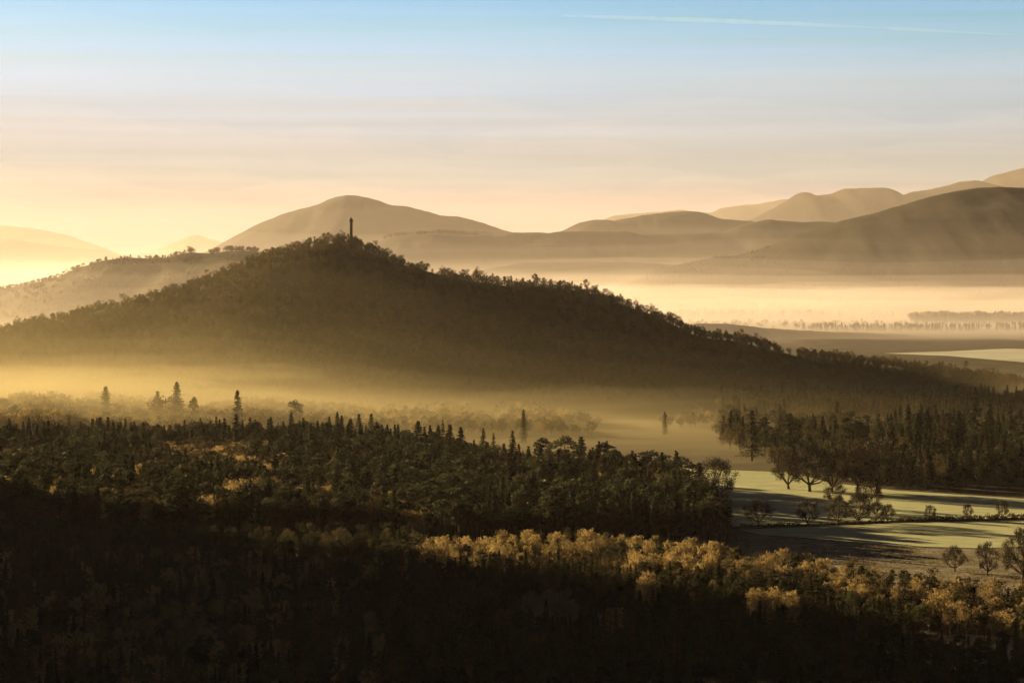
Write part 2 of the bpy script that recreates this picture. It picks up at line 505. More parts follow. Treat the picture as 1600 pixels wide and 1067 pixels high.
def make_birch(r, h=12.0, n=1000, spread=0.27, size=0.42, lo=0.22):
    tv, tf, cv, cf = [], [], [], []
    lean = Vector((r.uniform(-.05, .05), r.uniform(-.05, .05), 1))
    tp = [Vector((lean.x * z + 0.15 * math.sin(z), lean.y * z + 0.15 * math.cos(z * 1.3), z)) for z in np.linspace(0, h * 0.92, 7)]
    tube(tv, tf, tp, [0.17 * h / 12 * (1 - k / 7.5) for k in range(7)], 5)
    limbs = []
    nl = 26
    for k in range(nl):
        t = lo + (0.92 - lo) * (k + r.random()) / nl
        z = h * t
        base = tp[0].lerp(tp[-1], t / 0.92)
        ang = k * 2.4 + r.uniform(-.5, .5)
        L = h * spread * (0.45 + 0.75 * math.sin(math.pi * min(1, (t - lo) / (1 - lo) * 0.8 + 0.18))) * r.uniform(.7, 1.15)
        up = r.uniform(0.5, 1.1) * (0.6 + t)
        d = Vector((math.cos(ang), math.sin(ang), up)).normalized()
        p1 = base + d * L * 0.55
        p2 = base + d * L + Vector((0, 0, L * 0.08))
        tube(tv, tf, [base, p1, p2], [0.06, 0.035, 0.012], 3)
        limbs.append((base, p1, p2, L))
    limbs.append((tp[-2], tp[-1], tp[-1] + Vector((0, 0, h * .06)), h * .12))
    wsum = sum(l[3] for l in limbs)
    for (a, b, c, L) in limbs:
        m = int(n * L / wsum)
        for _ in range(m):
            t = r.random() ** 0.6
            p = a.lerp(b, min(1, t * 2)) if t < .5 else b.lerp(c, t * 2 - 1)
            p = p + rvec(r) * r.random() ** .5 * L * 0.30
            ax = Vector((r.uniform(-.5, .5), r.uniform(-.5, .5), r.choice((1, 1, -.8))))
            card(cv, cf, p, size * r.uniform(.6, 1.3), r, ax, 0.42)
    return (tv, tf), (cv, cf)


def make_spruce(r, h=24.0, w=3.4, levels=24, per=8, droop=0.35, seg=5, size=0.62, lo=0.08, blunt=0.0, power=0.85, sparse=0.0):
    tv, tf, cv, cf = [], [], [], []
    tp = [Vector((0.1 * math.sin(z * .2), 0.1 * math.cos(z * .3), z)) for z in np.linspace(0, h * 0.97, 6)]
    tube(tv, tf, tp, [0.33 * h / 24 * (1 - k / 5.6) + 0.02 for k in range(6)], 6)
    for lv in range(levels):
        t = lo + (1 - lo) * (lv + r.uniform(-.3, .3)) / levels
        t = min(max(t, lo), .985)
        s = ((1 - t) / (1 - lo)) ** power
        rad = w * (s * (1 - blunt) + blunt * min(1, (1 - t) * 6)) * r.uniform(.82, 1.15)
        if rad < .15: rad = .15
        for b in range(per):
            if r.random() < sparse: continue
            ang = 2 * math.pi * (b + r.random()) / per
            L = rad * r.uniform(.55, 1.22)
            d = Vector((math.cos(ang), math.sin(ang), 0))
            tb = min(.985, max(lo * .8, t + r.uniform(-.62, .62) / levels))
            base = Vector((0, 0, h * tb))
            prev = base
            for k in range(1, seg + 1):
                q = k / seg
                p = base + d * L * q + Vector((0, 0, -droop * L * q * q + 0.12 * L * q))
                for e in range(2):
                    c = prev.lerp(p, r.random()) + rvec(r) * 0.13 * size * 3
                    side = d.cross(Vector((0, 0, 1))) * r.uniform(-.9, .9)
                    card(cv, cf, c, size * r.uniform(.6, 1.2), r, d + side + Vector((0, 0, r.uniform(-.7, .1))), 0.5)
                prev = p
            if k and L > 1.6:
                tube(tv, tf, [base, base + d * L * .55 + Vector((0, 0, -droop * L * .3 + .07 * L)), prev], [.05, .03, .01], 3)
    for _ in range(8):
        card(cv, cf, Vector((0, 0, h * r.uniform(.95, 1.0))), size * .5, r, Vector((r.uniform(-.4, .4), r.uniform(-.4, .4), 1)), .35)
    return (tv, tf), (cv, cf)


def make_pine(r, h=20.0, pads=13, n=1100, size=0.55, w=4.2, lo=0.5):
    tv, tf, cv, cf = [], [], [], []
    bend = r.uniform(-.06, .06)
    tp = [Vector((bend * z * z / h, 0.25 * math.sin(z * .25), z)) for z in np.linspace(0, h * 0.88, 7)]
    tube(tv, tf, tp, [0.30 * h / 20 * (1 - k / 8.0) for k in range(7)], 6)
    ps = []
    for k in range(pads):
        t = lo + (0.97 - lo) * (k + r.uniform(0, .8)) / pads
        base = tp[0].lerp(tp[-1], min(1, t / .93))
        ang = k * 2.4 + r.uniform(-.6, .6)
        L = w * (1.0 - 0.75 * max(0, (t - .72) / .28)) * r.uniform(.45, 1.05) * (0.55 + 0.45 * min(1, (t - lo) * 5))
        c = base + Vector((math.cos(ang) * L * .75, math.sin(ang) * L * .75, L * .28))
        tube(tv, tf, [base, base.lerp(c, .5) + Vector((0, 0, -.1 * L)), c], [.10, .07, .03], 4)
        ps.append((c, r.uniform(.28, .45) * w, r.uniform(.16, .30) * w))
    ps.append((tp[-1] + Vector((0, 0, h * .05)), .34 * w, .28 * w))
    tot = sum(p[1] ** 2 for p in ps)
    for (c, a, b) in ps:
        for _ in range(int(n * a * a / tot)):
            d = rvec(r)
            q = r.random() ** .33
            p = c + Vector((d.x * a * q, d.y * a * q, d.z * b * q))
            card(cv, cf, p, size * r.uniform(.55, 1.2), r, rvec(r) + Vector((d.x, d.y, .5)), .55)
    return (tv, tf), (cv, cf)


def make_oak(r, h=14.0, w=7.0, n=6000, size=0.48, lo=0.13, lumps=64):
    """spreading bare broadleaf: short trunk, many limbs and a domed haze of fine twigs with gaps in it"""
    tv, tf, cv, cf = [], [], [], []
    fork = Vector((r.uniform(-.2, .2), r.uniform(-.2, .2), h * lo))
    tube(tv, tf, [Vector((0, 0, -.3)), Vector((0, 0, h * .05)), fork], [.045 * h, .034 * h, .030 * h], 7)
    mains = []
    for k in range(8):
        a = k * 2 * math.pi / 7 + r.uniform(-.3, .3)
        up = r.uniform(.35, 1.3) if k < 7 else 4
        d = Vector((math.cos(a), math.sin(a), up)).normalized()
        L = h * r.uniform(.30, .42)
        p = fork + d * L
        m = fork.lerp(p, .5) + rvec(r) * L * .08
        tube(tv, tf, [fork, m, p], [.020 * h, .014 * h, .009 * h], 5)
        mains.append((m, p))
    tips = []
    for k in range(lumps):
        d = rvec(r)
        if d.z < -.80: d.z = -d.z
        q = r.uniform(.45, 1.0) ** .6
        bump = 1 + .16 * fnoise(d.x * 1.7 + w, d.y * 1.7, d.z * 1.7)
        tips.append(Vector((d.x * w * .86 * q * bump, d.y * w * .86 * q * bump, h * .54 + d.z * h * .41 * q * bump)))
    for p in tips:
        m, e = min(mains, key=lambda t: (t[1] - p).length)
        s0 = m if (m - p).length < (e - p).length else e
        mid = s0.lerp(p, .55) + rvec(r) * .35
        tube(tv, tf, [s0, mid, p], [.007 * h, .005 * h, .0018 * h], 3)
        for _ in range(n // lumps):
            c = p + rvec(r) * r.random() ** .6 * .105 * h
            out = (c - Vector((0, 0, h * .38))).normalized()
            card(cv, cf, c, size * r.uniform(.5, 1.2), r, out + rvec(r) * .8, .2)
    return (tv, tf), (cv, cf)


def make_round(r, h=13.0, w=4.2, n=700, size=0.55, lumps=12):
    """bushy broadleaf crown: many lumps of twigs around ascending limbs"""
    tv, tf, cv, cf = [], [], [], []
    tp = [Vector((0.1 * z * r.uniform(-.1, .1), 0, z)) for z in np.linspace(0, h * .6, 4)]
    tube(tv, tf, tp, [.20, .16, .12, .08], 5)
    ls = []
    for k in range(lumps):
        t = r.uniform(.38, .92)
        ang = k * 2.4 + r.uniform(-.4, .4)
        rad = w * math.sqrt(max(.05, 1 - ((t - .55) / .5) ** 2)) * r.uniform(.35, .8)
        c = Vector((math.cos(ang) * rad, math.sin(ang) * rad, h * t))
        tube(tv, tf, [Vector((0, 0, h * t * .45)), c * .55 + Vector((0, 0, h * t * .33)), c], [.09, .06, .02], 3)
        ls.append((c, w * r.uniform(.28, .46)))
    ls.append((Vector((0, 0, h * .9)), w * .35))
    for (c, a) in ls:
        for _ in range(n // len(ls)):
            d = rvec(r)
            card(cv, cf, c + d * a * r.random() ** .4, size * r.uniform(.5, 1.2), r, d + rvec(r) * .8 + Vector((0, 0, .5)), .42)
    return (tv, tf), (cv, cf)


def make_shrub(r, h=2.2, n=160):
    tv, tf, cv, cf = [], [], [], []
    for k in range(7):
        a = k * .9 + r.random(); L = h * r.uniform(.6, 1)
        tip = Vector((math.cos(a) * L * .5, math.sin(a) * L * .5, L))
        tube(tv, tf, [Vector((0, 0, 0)), tip * .5 + Vector((0, 0, .1)), tip], [.05, .035, .01], 3)
        for _ in range(n // 7):
            card(cv, cf, tip * r.uniform(.35, 1) + rvec(r) * h * .22 * r.random(), .16 * h * r.uniform(.5, 1.1), r, Vector((r.uniform(-.5, .5), r.uniform(-.5, .5), 1)), .4)
    return (tv, tf), (cv, cf)


PROTO = {}   # kind -> list of (height, trunk mesh, crown mesh, merged unlinked object)


def add_proto(kind, h, parts, mb, mc):
    (tv, tf), (cv, cf) = parts
    tmesh = mesh_obj(kind + '_trunk', tv, tf, mb, link=False, smooth=True).data
    cmesh = mesh_obj(kind + '_crown', cv, cf, mc, link=False).data
    n = len(tv)
    both = mesh_obj(kind + '_whole', tv + cv, tf + [tuple(i + n for i in f) for f in cf], [mb, mc], link=False,
                    midx=[0] * len(tf) + [1] * len(cf))
    PROTO.setdefault(kind, []).append((h, tmesh, cmesh, both))


for s in range(4):
    r = random.Random(100 + s)
    add_proto('birch_tree', 12.0, make_birch(r, spread=.25 + .03 * (s % 3)), M['pale_bark'], M['birch'])
    add_proto('broadleaf_tree', 13.0, make_round(r, w=3.9 + .4 * s), M['bark'], M['broadleaf'])
    add_proto('spruce_tree', 24.0, make_spruce(r, w=3.2 + .35 * s, droop=.3 + .08 * s), M['bark'], M['spruce'])
    add_proto('pine_tree', 20.0, make_pine(r, w=3.8 + .4 * s, lo=.42 + .04 * s), M['red_bark'], M['pine'])
    add_proto('larch_tree', 22.0, make_spruce(r, h=22, w=3.0 + .25 * s, levels=26, per=7, droop=.12, size=.42, lo=.15, sparse=.15), M['bark'], M['larch'])
for s in range(5):
    r = random.Random(200 + s)
    add_proto('oak_tree', 14.0, make_oak(r, w=7.0 + .5 * (s % 3), lo=.10 + .02 * (s % 3)), M['bark'], M['oak'])
for s in range(3):
    r = random.Random(300 + s)
    add_proto('redwood_tree', 38.0, make_spruce(r, h=38, w=4.6 + .5 * s, levels=42, per=10, droop=.25, seg=4, size=.75, lo=.04, blunt=.35 if s == 0 else .1, power=.75), M['red_bark'], M['spruce'])
    add_proto('cedar_tree', 38.0, make_spruce(r, h=38, w=9.0 + 1.2 * s, levels=13, per=12, droop=.06, seg=8, size=.95, lo=.16, blunt=.35, power=.6), M['bark'], M['pine'])
    add_proto('fir_tree', 38.0, make_spruce(r, h=38, w=6.2 + .7 * s, levels=24, per=9, droop=.3, seg=6, size=.85, lo=.10, power=.8, sparse=.12), M['bark'], M['spruce'])
    add_proto('shrub', 2.2, make_shrub(r), M['bark'], M['shrub'])

# ------------------------------------------------------------------ planting
PLANTS = {}   # kind -> list of dicts


def plant(kind, x, y, z, h, zone, wide=1.0, keep=False, label=None, group=None, cat=None, variant=None):
    v = rng.randrange(len(PROTO[kind])) if variant is None else variant
    s = h / PROTO[kind][v][0]
    PLANTS.setdefault(kind, []).append(dict(x=x, y=y, z=z, s=(s * wide, s * wide, s), h=h, rot=rng.uniform(0, 6.28), v=v,
                                            zone=zone, keep=keep, label=label, group=group, cat=cat))


def scatter(x0, x1, y0, y1, step, fn):
    ny = int((y1 - y0) / step); nx = int((x1 - x0) / step)
    for j in range(ny):
        for i in range(nx):
            x = x0 + (i + .5 + rng.uniform(-.45, .45) + .5 * (j % 2)) * step
            y = y0 + (j + .5 + rng.uniform(-.45, .45)) * step
            fn(x, y, 800 + F * x / y)


def pick(r, table):
    t = r.random() * sum(w for _, w in table)
    for k, w in table:
        t -= w
        if t <= 0:
            return k
    return table[-1][0]


band_y = interp([(-100, 1060), (300, 1065), (480, 1060), (600, 1075), (680, 1088), (800, 1107), (900, 1115), (1000, 1078), (1100, 1075), (1200, 1026), (1300, 999), (1400, 971), (1500, 941), (1600, 921), (1800, 880)])
mid_front = interp([(-400, 1190), (560, 1200), (660, 1170), (720, 1145), (1150, 1150)])
mid_back = interp([(-400, 1760), (0, 1740), (300, 1745), (520, 1740), (650, 1671), (800, 1520), (950, 1478), (1050, 1437), (1092, 1350), (1125, 1215), (1150, 1150)])


def near_wood(x, y, px):
    if px < -420 or px > 1750 or y < 560:
        return
    yb = band_y(px)
    if y > yb:
        if px < 668 and y < mid_front(px) - 4:
            plant(pick(rng, [('spruce_tree', 1), ('broadleaf_tree', 1), ('pine_tree', 5)]), x, y, gz(x, y), rng.uniform(6.5, 10), 'near', 1.15)
        return
    c = on_ground(1470, 1018)
    if ((x - c.x) / 42) ** 2 + ((y - c.y) / 22) ** 2 < 1: return
    z = gz(x, y)
    n = fnoise(x * .012, y * .012, 9.0)
    if y > yb - (95 if px > 640 else 40) + 40 * n and (px > 640 or n > .1):
        n2 = fnoise(x * .03, y * .03, 19.0)
        if px < 660:
            plant(pick(rng, [('broadleaf_tree', 1), ('pine_tree', 5)]), x, y, z, rng.uniform(8, 12), 'near', 1.15); return
        if rng.random() < .05 + (.6 if n2 > .10 else 0) + .42 * sstep(1120, 1260, px):
            plant(pick(rng, [('pine_tree', 2), ('broadleaf_tree', 2), ('larch_tree', 1)]), x, y, z, rng.uniform(9, 14), 'band', 1.15); return
        if rng.random() < .08: return
        plant('birch_tree', x, y, z, rng.uniform(7.5, 13.6), 'band', rng.uniform(.85, 1.25)); return
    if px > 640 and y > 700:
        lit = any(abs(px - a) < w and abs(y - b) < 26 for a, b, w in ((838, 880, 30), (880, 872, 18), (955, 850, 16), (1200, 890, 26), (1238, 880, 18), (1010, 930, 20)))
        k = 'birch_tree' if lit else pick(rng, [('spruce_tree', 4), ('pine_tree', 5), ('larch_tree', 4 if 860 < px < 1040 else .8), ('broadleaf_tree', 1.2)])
    elif n > .28:
        k = pick(rng, [('birch_tree', 5), ('broadleaf_tree', 4), ('larch_tree', 1)])
    elif n > -.05:
        k = pick(rng, [('birch_tree', 2), ('larch_tree', 3), ('pine_tree', 2), ('spruce_tree', 2), ('broadleaf_tree', 2)])
    else:
        k = pick(rng, [('spruce_tree', 5), ('pine_tree', 4), ('larch_tree', 1), ('birch_tree', .5)])
    h = {'birch_tree': 11, 'broadleaf_tree': 11, 'larch_tree': 15, 'pine_tree': 12.5, 'spruce_tree': 14}[k] * rng.uniform(.72, 1.15)
    plant(k, x, y, z, h, 'near', rng.uniform(.95, 1.3))


scatter(-430, 330, 560, 1210, 6.9, near_wood)


def mid_wood(x, y, px):
    if px < -500 or px > 1152: return
    if y < mid_front(px) or y > mid_back(px): return
    if px > 1110 and y > 1260: return
    z = gz(x, y)
    n = fnoise(x * .008, y * .008, 4.0)
    right = sstep(300, 800, px)
    edge = mid_back(px) - y < 90
    if n > .12 and rng.random() > right * .75:
        k = pick(rng, [('broadleaf_tree', 5), ('birch_tree', 3), ('pine_tree', 1)])
    elif px > 640 and y < 1330:
        k = pick(rng, [('pine_tree', 7), ('spruce_tree', 2), ('broadleaf_tree', .6)])
    elif edge:
        k = pick(rng, [('spruce_tree', 4), ('pine_tree', 3), ('larch_tree', 1), ('broadleaf_tree', 2)])
    else:
        k = pick(rng, [('spruce_tree', 2), ('pine_tree', 6), ('larch_tree', .7), ('broadleaf_tree', 3), ('birch_tree', .5)])
    if px > 780 and y > 1310 and not edge and rng.random() < .35: return
    h = {'birch_tree': 15, 'broadleaf_tree': 16, 'larch_tree': 22, 'pine_tree': 21, 'spruce_tree': 24}[k] * rng.uniform(.74, 1.16)
    if px > 850 and y > 1290 and not edge: h *= .8
    plant(k, x, y, z, h, 'mid', rng.uniform(1.1, 1.6))


scatter(-620, 140, 1130, 1790, 8.4, mid_wood)

def shade_hill_wood(x, y, px):  # pines on the added shade-casting hill outside the view
    if gz(x, y) > 4 and px < -120:
        plant('pine_tree', x, y, gz(x, y) - .5, rng.uniform(12, 18), 'shoulder', 1.2)


scatter(-900, -330, 600, 1500, 13, shade_hill_wood)

# woods in the mist between the middle wood and the foot of the hill
hump = interp([(-300, 30), (0, 31), (60, 30), (110, 24), (150, 22), (250, 19), (400, 20), (480, 17), (560, 14), (1000, 12)])


def mist_wood(x, y, px):
    if px < -300 or px > 1130: return
    if y < mid_back(px) + 15: return
    if px > 600 and y < 1880: return
    n = fnoise(x * .006, y * .006, 14.0)
    if n < -.12 and px > 150: return
    if y > 2080 and n < .05: return
    h = min(26, hump(px)) * rng.uniform(.7, 1.05)
    k = pick(rng, [('broadleaf_tree', 7), ('birch_tree', 1.5), ('pine_tree', 1)])
    plant(k, x, y, 0, h, 'mist', rng.uniform(1.0, 1.35))


scatter(-720, 210, 1450, 2180, 10.5, mist_wood)


def park_wood(x, y, px):
    if px < 1125 or px > 1720: return
    back = 2280
    front = interp([(1125, 1760), (1200, 1660), (1235, 1510), (1330, 1465), (1400, 1430), (1500, 1400), (1720, 1360)])(px)
    if y < front or y > back: return
    n = fnoise(x * .008, y * .008, 24.0)
    deep = y - front
    if n < -.2 and deep > 120: return
    k = pick(rng, [('broadleaf_tree', 5), ('spruce_tree', 3), ('pine_tree', 2.5), ('larch_tree', 1)]) if px < 1420 else pick(rng, [('spruce_tree', 5), ('pine_tree', 3), ('broadleaf_tree', 2), ('larch_tree', 1)])
    h = {'broadleaf_tree': 17, 'larch_tree': 24, 'pine_tree': 21, 'spruce_tree': 25}[k] * rng.uniform(.7, 1.15)
    plant(k, x, y, 0, h, 'park', rng.uniform(1.2, 1.7))


scatter(140, 640, 1430, 2300, 13.5, park_wood)


def hill_wood(x, y, px):
    z = hz(x, y)
    if z < 0.5 or px < -180 or px > 1760: return
    yr = float(np.interp(x, _hx, _hy))
    if y > yr + 60: return
    n = fnoise(x * .01, y * .01, 34.0)
    if px > 1180 and n < -.25: return
    if n < -.42: return
    low = sstep(1050, 1200, px)
    if n > .30 and rng.random() < .6:
        k = 'pine_tree'; h = rng.uniform(9, 14)
    elif rng.random() < .08 + .25 * low:
        k = 'pine_tree'; h = rng.uniform(9, 13.5)
    else:
        k = 'broadleaf_tree'; h = rng.uniform(8.5, 14.5)
    ridge = abs(y - yr) < 14
    # the thinned crest, where single trees stand out against the sky
    if ridge and px > 600 and rng.random() < .30: h *= .55
    if ridge and rng.random() < .12: h *= 1.28
    plant(k, x, y, z - .4, h, 'crest' if ridge else 'slope', rng.uniform(.85, 1.25))


scatter(-780, 800, 2080, 2740, 8.4, hill_wood)

# single trees that stand out
def single(kind, px, top, Y, label, zone='single', wide=1.0, group=None, variant=None, base=0.0):
    p = at(px, top, Y)
    plant(kind, p.x, Y, base, p.z - base, zone, wide * 1.5, True, label, group, None, variant)


single('redwood_tree', 165, 603, 1950, 'blunt topped tall conifer alone in the bright mist, farthest out from the column', variant=0)
single('redwood_tree', 276, 596, 1950, 'tallest sharp pointed conifer in the bright mist', wide=1.05, variant=1)
single('spruce_tree', 246, 611, 1960, 'slim spire beside the tallest pointed conifer in the mist', wide=1.3)
single('broadleaf_tree', 258, 619, 1940, 'rounded tree between two conifer spires in the mist', wide=1.2)
single('pine_tree', 303, 619, 1900, 'tufted lollipop conifer in the mist beside the tallest spire', wide=.55)
single('fir_tree', 371, 609, 1850, 'tall tiered fir with gaps between its branches in the mist', wide=.95, variant=0)
single('fir_tree', 369, 646, 1690, 'dark tiered fir at the edge of the middle wood below a taller misty fir', wide=1.1, variant=1)
single('pine_tree', 462, 624, 1890, 'small flat topped pine sticking out of the mist', wide=.7)
single('redwood_tree', 455, 643, 1760, 'narrow dark spire at the back of the middle wood below the flat topped pine', wide=.85, variant=2)
single('spruce_tree', 468, 657, 1755, 'short spruce hugging a narrow dark spire', wide=1.2)
single('redwood_tree', 527, 643, 1755, 'narrow dark spire almost straight below the column', wide=.85, variant=1)
for k, (px, ty, Y, kd, w, v, lb) in enumerate([
        (561, 645, 1780, 'spruce_tree', 1.1, 0, 'first pale spruce past the spire below the column'),
        (580, 646, 1790, 'spruce_tree', 1.2, 1, 'pale spruce second past the spire below the column'),
        (622, 662, 1690, 'fir_tree', .8, 2, 'dark fir just before the broad crowned conifer'),
        (653, 657, 1660, 'redwood_tree', 1.25, 0, 'broad crowned dark conifer at the back of the middle wood'),
        (672, 664, 1650, 'spruce_tree', 1.1, 2, 'thin spruce just past the broad crowned conifer'),
        (685, 664, 1640, 'spruce_tree', 1.25, 3, 'dark pointed spruce, second past the broad crowned conifer'),
        (692, 655, 1660, 'larch_tree', .8, 1, 'sparse tall larch behind the row of pointed spruces'),
        (703, 661, 1640, 'spruce_tree', 1.3, 0, 'dark pointed spruce, third past the broad crowned conifer'),
        (720, 666, 1630, 'spruce_tree', 1.25, 1, 'dark pointed spruce, fourth past the broad crowned conifer'),
        (755, 668, 1610, 'fir_tree', .75, 1, 'dark open fir ending the row of pointed spruces'),
        (771, 676, 1590, 'larch_tree', .9, 2, 'bare drooping larch next to the open fir'),
        (801, 672, 1570, 'fir_tree', .9, 0, 'scraggy lone fir over the dip in the middle wood'),
        (845, 683, 1560, 'pine_tree', 1.2, 1, 'rounded pine past the scraggy lone fir'),
        (880, 680, 1520, 'pine_tree', 1.3, 2, 'tall rounded pine over the darkest part of the middle wood'),
        (908, 682, 1500, 'spruce_tree', 1.5, 3, 'broad spruce between two rounded pines'),
        (941, 690, 1480, 'pine_tree', 1.4, 0, 'wide pine near the dark end of the middle wood'),
        (1020, 703, 1440, 'pine_tree', 1.5, 3, 'wide dark pine at the dark end of the middle wood'),
        (1060, 712, 1400, 'pine_tree', 1.6, 2, 'wide dark pine second from the field end of the middle wood'),
        (1092, 722, 1340, 'redwood_tree', 1.5, 0, 'tall dark end tree of the middle wood over the field'),
        (818, 640, 1800, 'redwood_tree', .75, 2, 'faint column shaped conifer in the mist below the hill'),
        (1039, 643, 1900, 'redwood_tree', .9, 0, 'faint blunt conifer in the mist between middle wood and park')]):
    single(kd, px, ty, Y, lb, wide=w, variant=v)
for (px, ty, Y, kd, w, v, lb) in [
        (1175, 640, 1640, 'fir_tree', 1.15, 0, 'feathery tall fir at the misty end of the park trees'),
        (1233, 645, 1620, 'cedar_tree', 1.0, 1, 'broad flat topped cedar among the park trees'),
        (1285, 650, 1640, 'fir_tree', .9, 1, 'pointed fir next to the broad cedar'),
        (1322, 651, 1610, 'cedar_tree', .75, 0, 'narrower cedar beyond the pointed fir in the park'),
        (1340, 655, 1620, 'pine_tree', 1.3, 1, 'rounded pine against the narrower cedar'),
        (1372, 645, 1640, 'fir_tree', .75, 2, 'first of two slim firs over the domed park tree'),
        (1392, 646, 1640, 'fir_tree', .7, 1, 'second of two slim firs over the domed park tree'),
        (1419, 632, 1660, 'redwood_tree', .95, 1, 'tall dark spire just past the two slim firs'),
        (1433, 645, 1640, 'spruce_tree', 1.3, 2, 'shorter spruce between two tall dark spires'),
        (1449, 637, 1640, 'redwood_tree', 1.05, 2, 'second tall dark spire past the two slim firs'),
        (1498, 640, 1620, 'fir_tree', 1.2, 0, 'wide feathery fir in the dark end of the park'),
        (1523, 617, 1720, 'fir_tree', 1.1, 2, 'tallest tree of the park, a ragged fir'),
        (1545, 622, 1720, 'fir_tree', .9, 1, 'ragged fir close against the tallest park tree'),
        (1578, 632, 1640, 'fir_tree', .9, 0, 'slim fir beyond the tallest park tree'),
        (1598, 650, 1560, 'cedar_tree', .9, 2, 'dark cedar cut by the edge of the picture')]:
    single(kd, px, ty, Y, lb, wide=w, variant=v)
for (px, top, bot, w, v, lb) in [
        (1122, 714, 786, 1.0, 0, 'bare tree standing against the end of the middle wood'),
        (1134, 768, 815, .6, 1, 'slim bare tree below the bare tree at the wood end'),
        (1185, 778, 822, 1.1, 2, 'round domed bare oak alone first on the hedge line'),
        (1262, 780, 820, 1.05, 3, 'second domed bare oak along the hedge line'),
        (1309, 774, 820, .95, 4, 'third hedge line tree with a dense rounded crown'),
        (1341, 768, 818, 1.0, 0, 'fourth hedge line tree, thick trunked and tall'),
        (1369, 783, 817, .95, 2, 'fifth hedge line tree, small and rounded'),
        (1387, 786, 816, .85, 3, 'sixth hedge line tree, last of the close group'),
        (1304, 752, 790, 1.0, 1, 'bare tree in the upper field behind the hedge oaks'),
        (1357, 752, 800, 1.1, 4, 'larger bare tree in the upper field behind the close group'),
        (1453, 788, 813, .9, 1, 'thin bare tree on the hedge between close group and far end'),
        (1512, 786, 811, .75, 3, 'small bare tree second from the far end of the hedge'),
        (1566, 781, 810, .8, 0, 'small bare tree at the far end of the hedge'),
        (1492, 852, 893, .9, 2, 'crooked dark tree in the rough pasture, first of three'),
        (1543, 844, 899, .7, 1, 'tall dark tree in the rough pasture, second of three'),
        (1598, 824, 908, .9, 4, 'dark tree in the rough pasture cut by the picture edge'),
        (1232, 700, 764, .9, 0, 'low spreading bare tree at the corner of the upper field'),
        (1265, 690, 768, 1.0, 2, 'big bare park tree next to the field corner'),
        (1300, 696, 768, .9, 3, 'bare park tree between two bigger ones at the field edge'),
        (1372, 682, 770, 1.15, 1, 'great domed bare tree in front of the two slim firs'),
        (1340, 700, 768, .9, 4, 'bare park tree half hidden by the great domed tree')]:
    b = on_ground(px, bot)
    t = at(px, top, b.y)
    plant('oak_tree', b.x, b.y, 0, t.z, 'single', w, True, lb, None, None, v)

# ------------------------------------------------------------------ individuals and masses
SECT = ['far before the column', 'below the rising crest', 'below the column', 'just past the column', 'below the falling crest',
        'towards the fields', 'below the fields', 'beyond the domed oaks']
WHERE = {'near': [(0, 'at the bottom of the shaded wood'), (720, 'in the lower shaded wood'), (850, 'in the heart of the shaded wood'), (980, 'high in the shaded wood')],
         'band': [(0, 'in the sunlit birch band')], 'mid': [(0, 'at the front of the middle wood'), (1300, 'inside the middle wood'), (1450, 'at the middle wood back')],
         'mist': [(0, 'in the misty wood')], 'park': [(0, 'among the tall park trees')],
         'slope': [(0, 'on the wooded flank of the hill')], 'crest': [(0, 'on the crest of the hill')], 'shoulder': [(0, 'on the added hill that shades the near wood')]}
LOOK = {'birch_tree': ('golden twiggy birch', 'birch'), 'broadleaf_tree': ('brown bushy broadleaf', 'tree'), 'spruce_tree': ('dark pointed spruce', 'conifer'),
        'pine_tree': ('dark round headed pine', 'pine'), 'larch_tree': ('rusty brown larch', 'larch'), 'oak_tree': ('bare spreading oak', 'tree'),
        'redwood_tree': ('tall dark redwood', 'conifer'), 'cedar_tree': ('dark cedar', 'conifer'), 'fir_tree': ('tall fir', 'conifer')}


def sector(px):
    for k, e in enumerate((190, 400, 640, 800, 950, 1130, 1350)):
        if px < e:
            return SECT[k]
    return SECT[7]


PARTS = {}


def place_tree(kind, d):
    h0, tm, cmesh, _ = PROTO[kind][d['v']]
    e = bpy.data.objects.new(kind, None)
    e.empty_display_size = .5
    col.objects.link(e)
    e.location = (d['x'], d['y'], d['z']); e.rotation_euler = (0, 0, d['rot']); e.scale = d['s']
    key = (kind, d['v'])
    if key not in PARTS:
        PARTS[key] = (bpy.data.objects.new('trunk', tm), bpy.data.objects.new('crown', cmesh))
        a, b = PARTS[key]
    else:
        a, b = (o.copy() for o in PARTS[key])
    for o in (a, b):
        col.objects.link(o)
        o.parent = e
    px, py = to_px(d['x'], d['y'], d['z'] + d['h'])
    if d['label']:
        lb, gp = d['label'], None
    else:
        w = [t for m, t in WHERE[d['zone']] if d['y'] >= m][-1]
        size = 'taller' if d['h'] > h_mean[(kind, d['zone'])] else 'shorter'
        lb = f"{size} {LOOK[kind][0]} {w} {sector(px)}"
        gp = f"{LOOK[kind][0]} trees {w} {sector(px)}" if True else None
        gp = f"{size} {gp}"
    tag(e, lb, LOOK[kind][1], gp)


h_mean = {}
for kind, L in PLANTS.items():
    zs = {}
    for d in L:
        zs.setdefault(d['zone'], []).append(d['h'])
    for zn, v in zs.items():
        h_mean[(kind, zn)] = sum(v) / len(v)

NIND = 300
MASS = []
for kind, L in PLANTS.items():
    single_, rest = [], []
    for d in L:
        px, py = to_px(d['x'], d['y'], d['z'] + d['h'])
        d['px'], d['py'] = px, py
        size = d['h'] / d['y']
        if d['zone'] == 'crest': size *= 1.6 if kind == 'broadleaf_tree' else 1.0
        d['size'] = size
        if d['keep']:
            single_.append(d)
        elif -6 < px < 1606 and py < 1072 and d['zone'] != 'shoulder':
            rest.append(d)
        else:
            MASS.append((kind, d))
    rest.sort(key=lambda d: -d['size'])
    room = max(0, NIND - len(single_))
    for d in single_ + rest[:room]:
        place_tree(kind, d)
    MASS += [(kind, d) for d in rest[room:]]


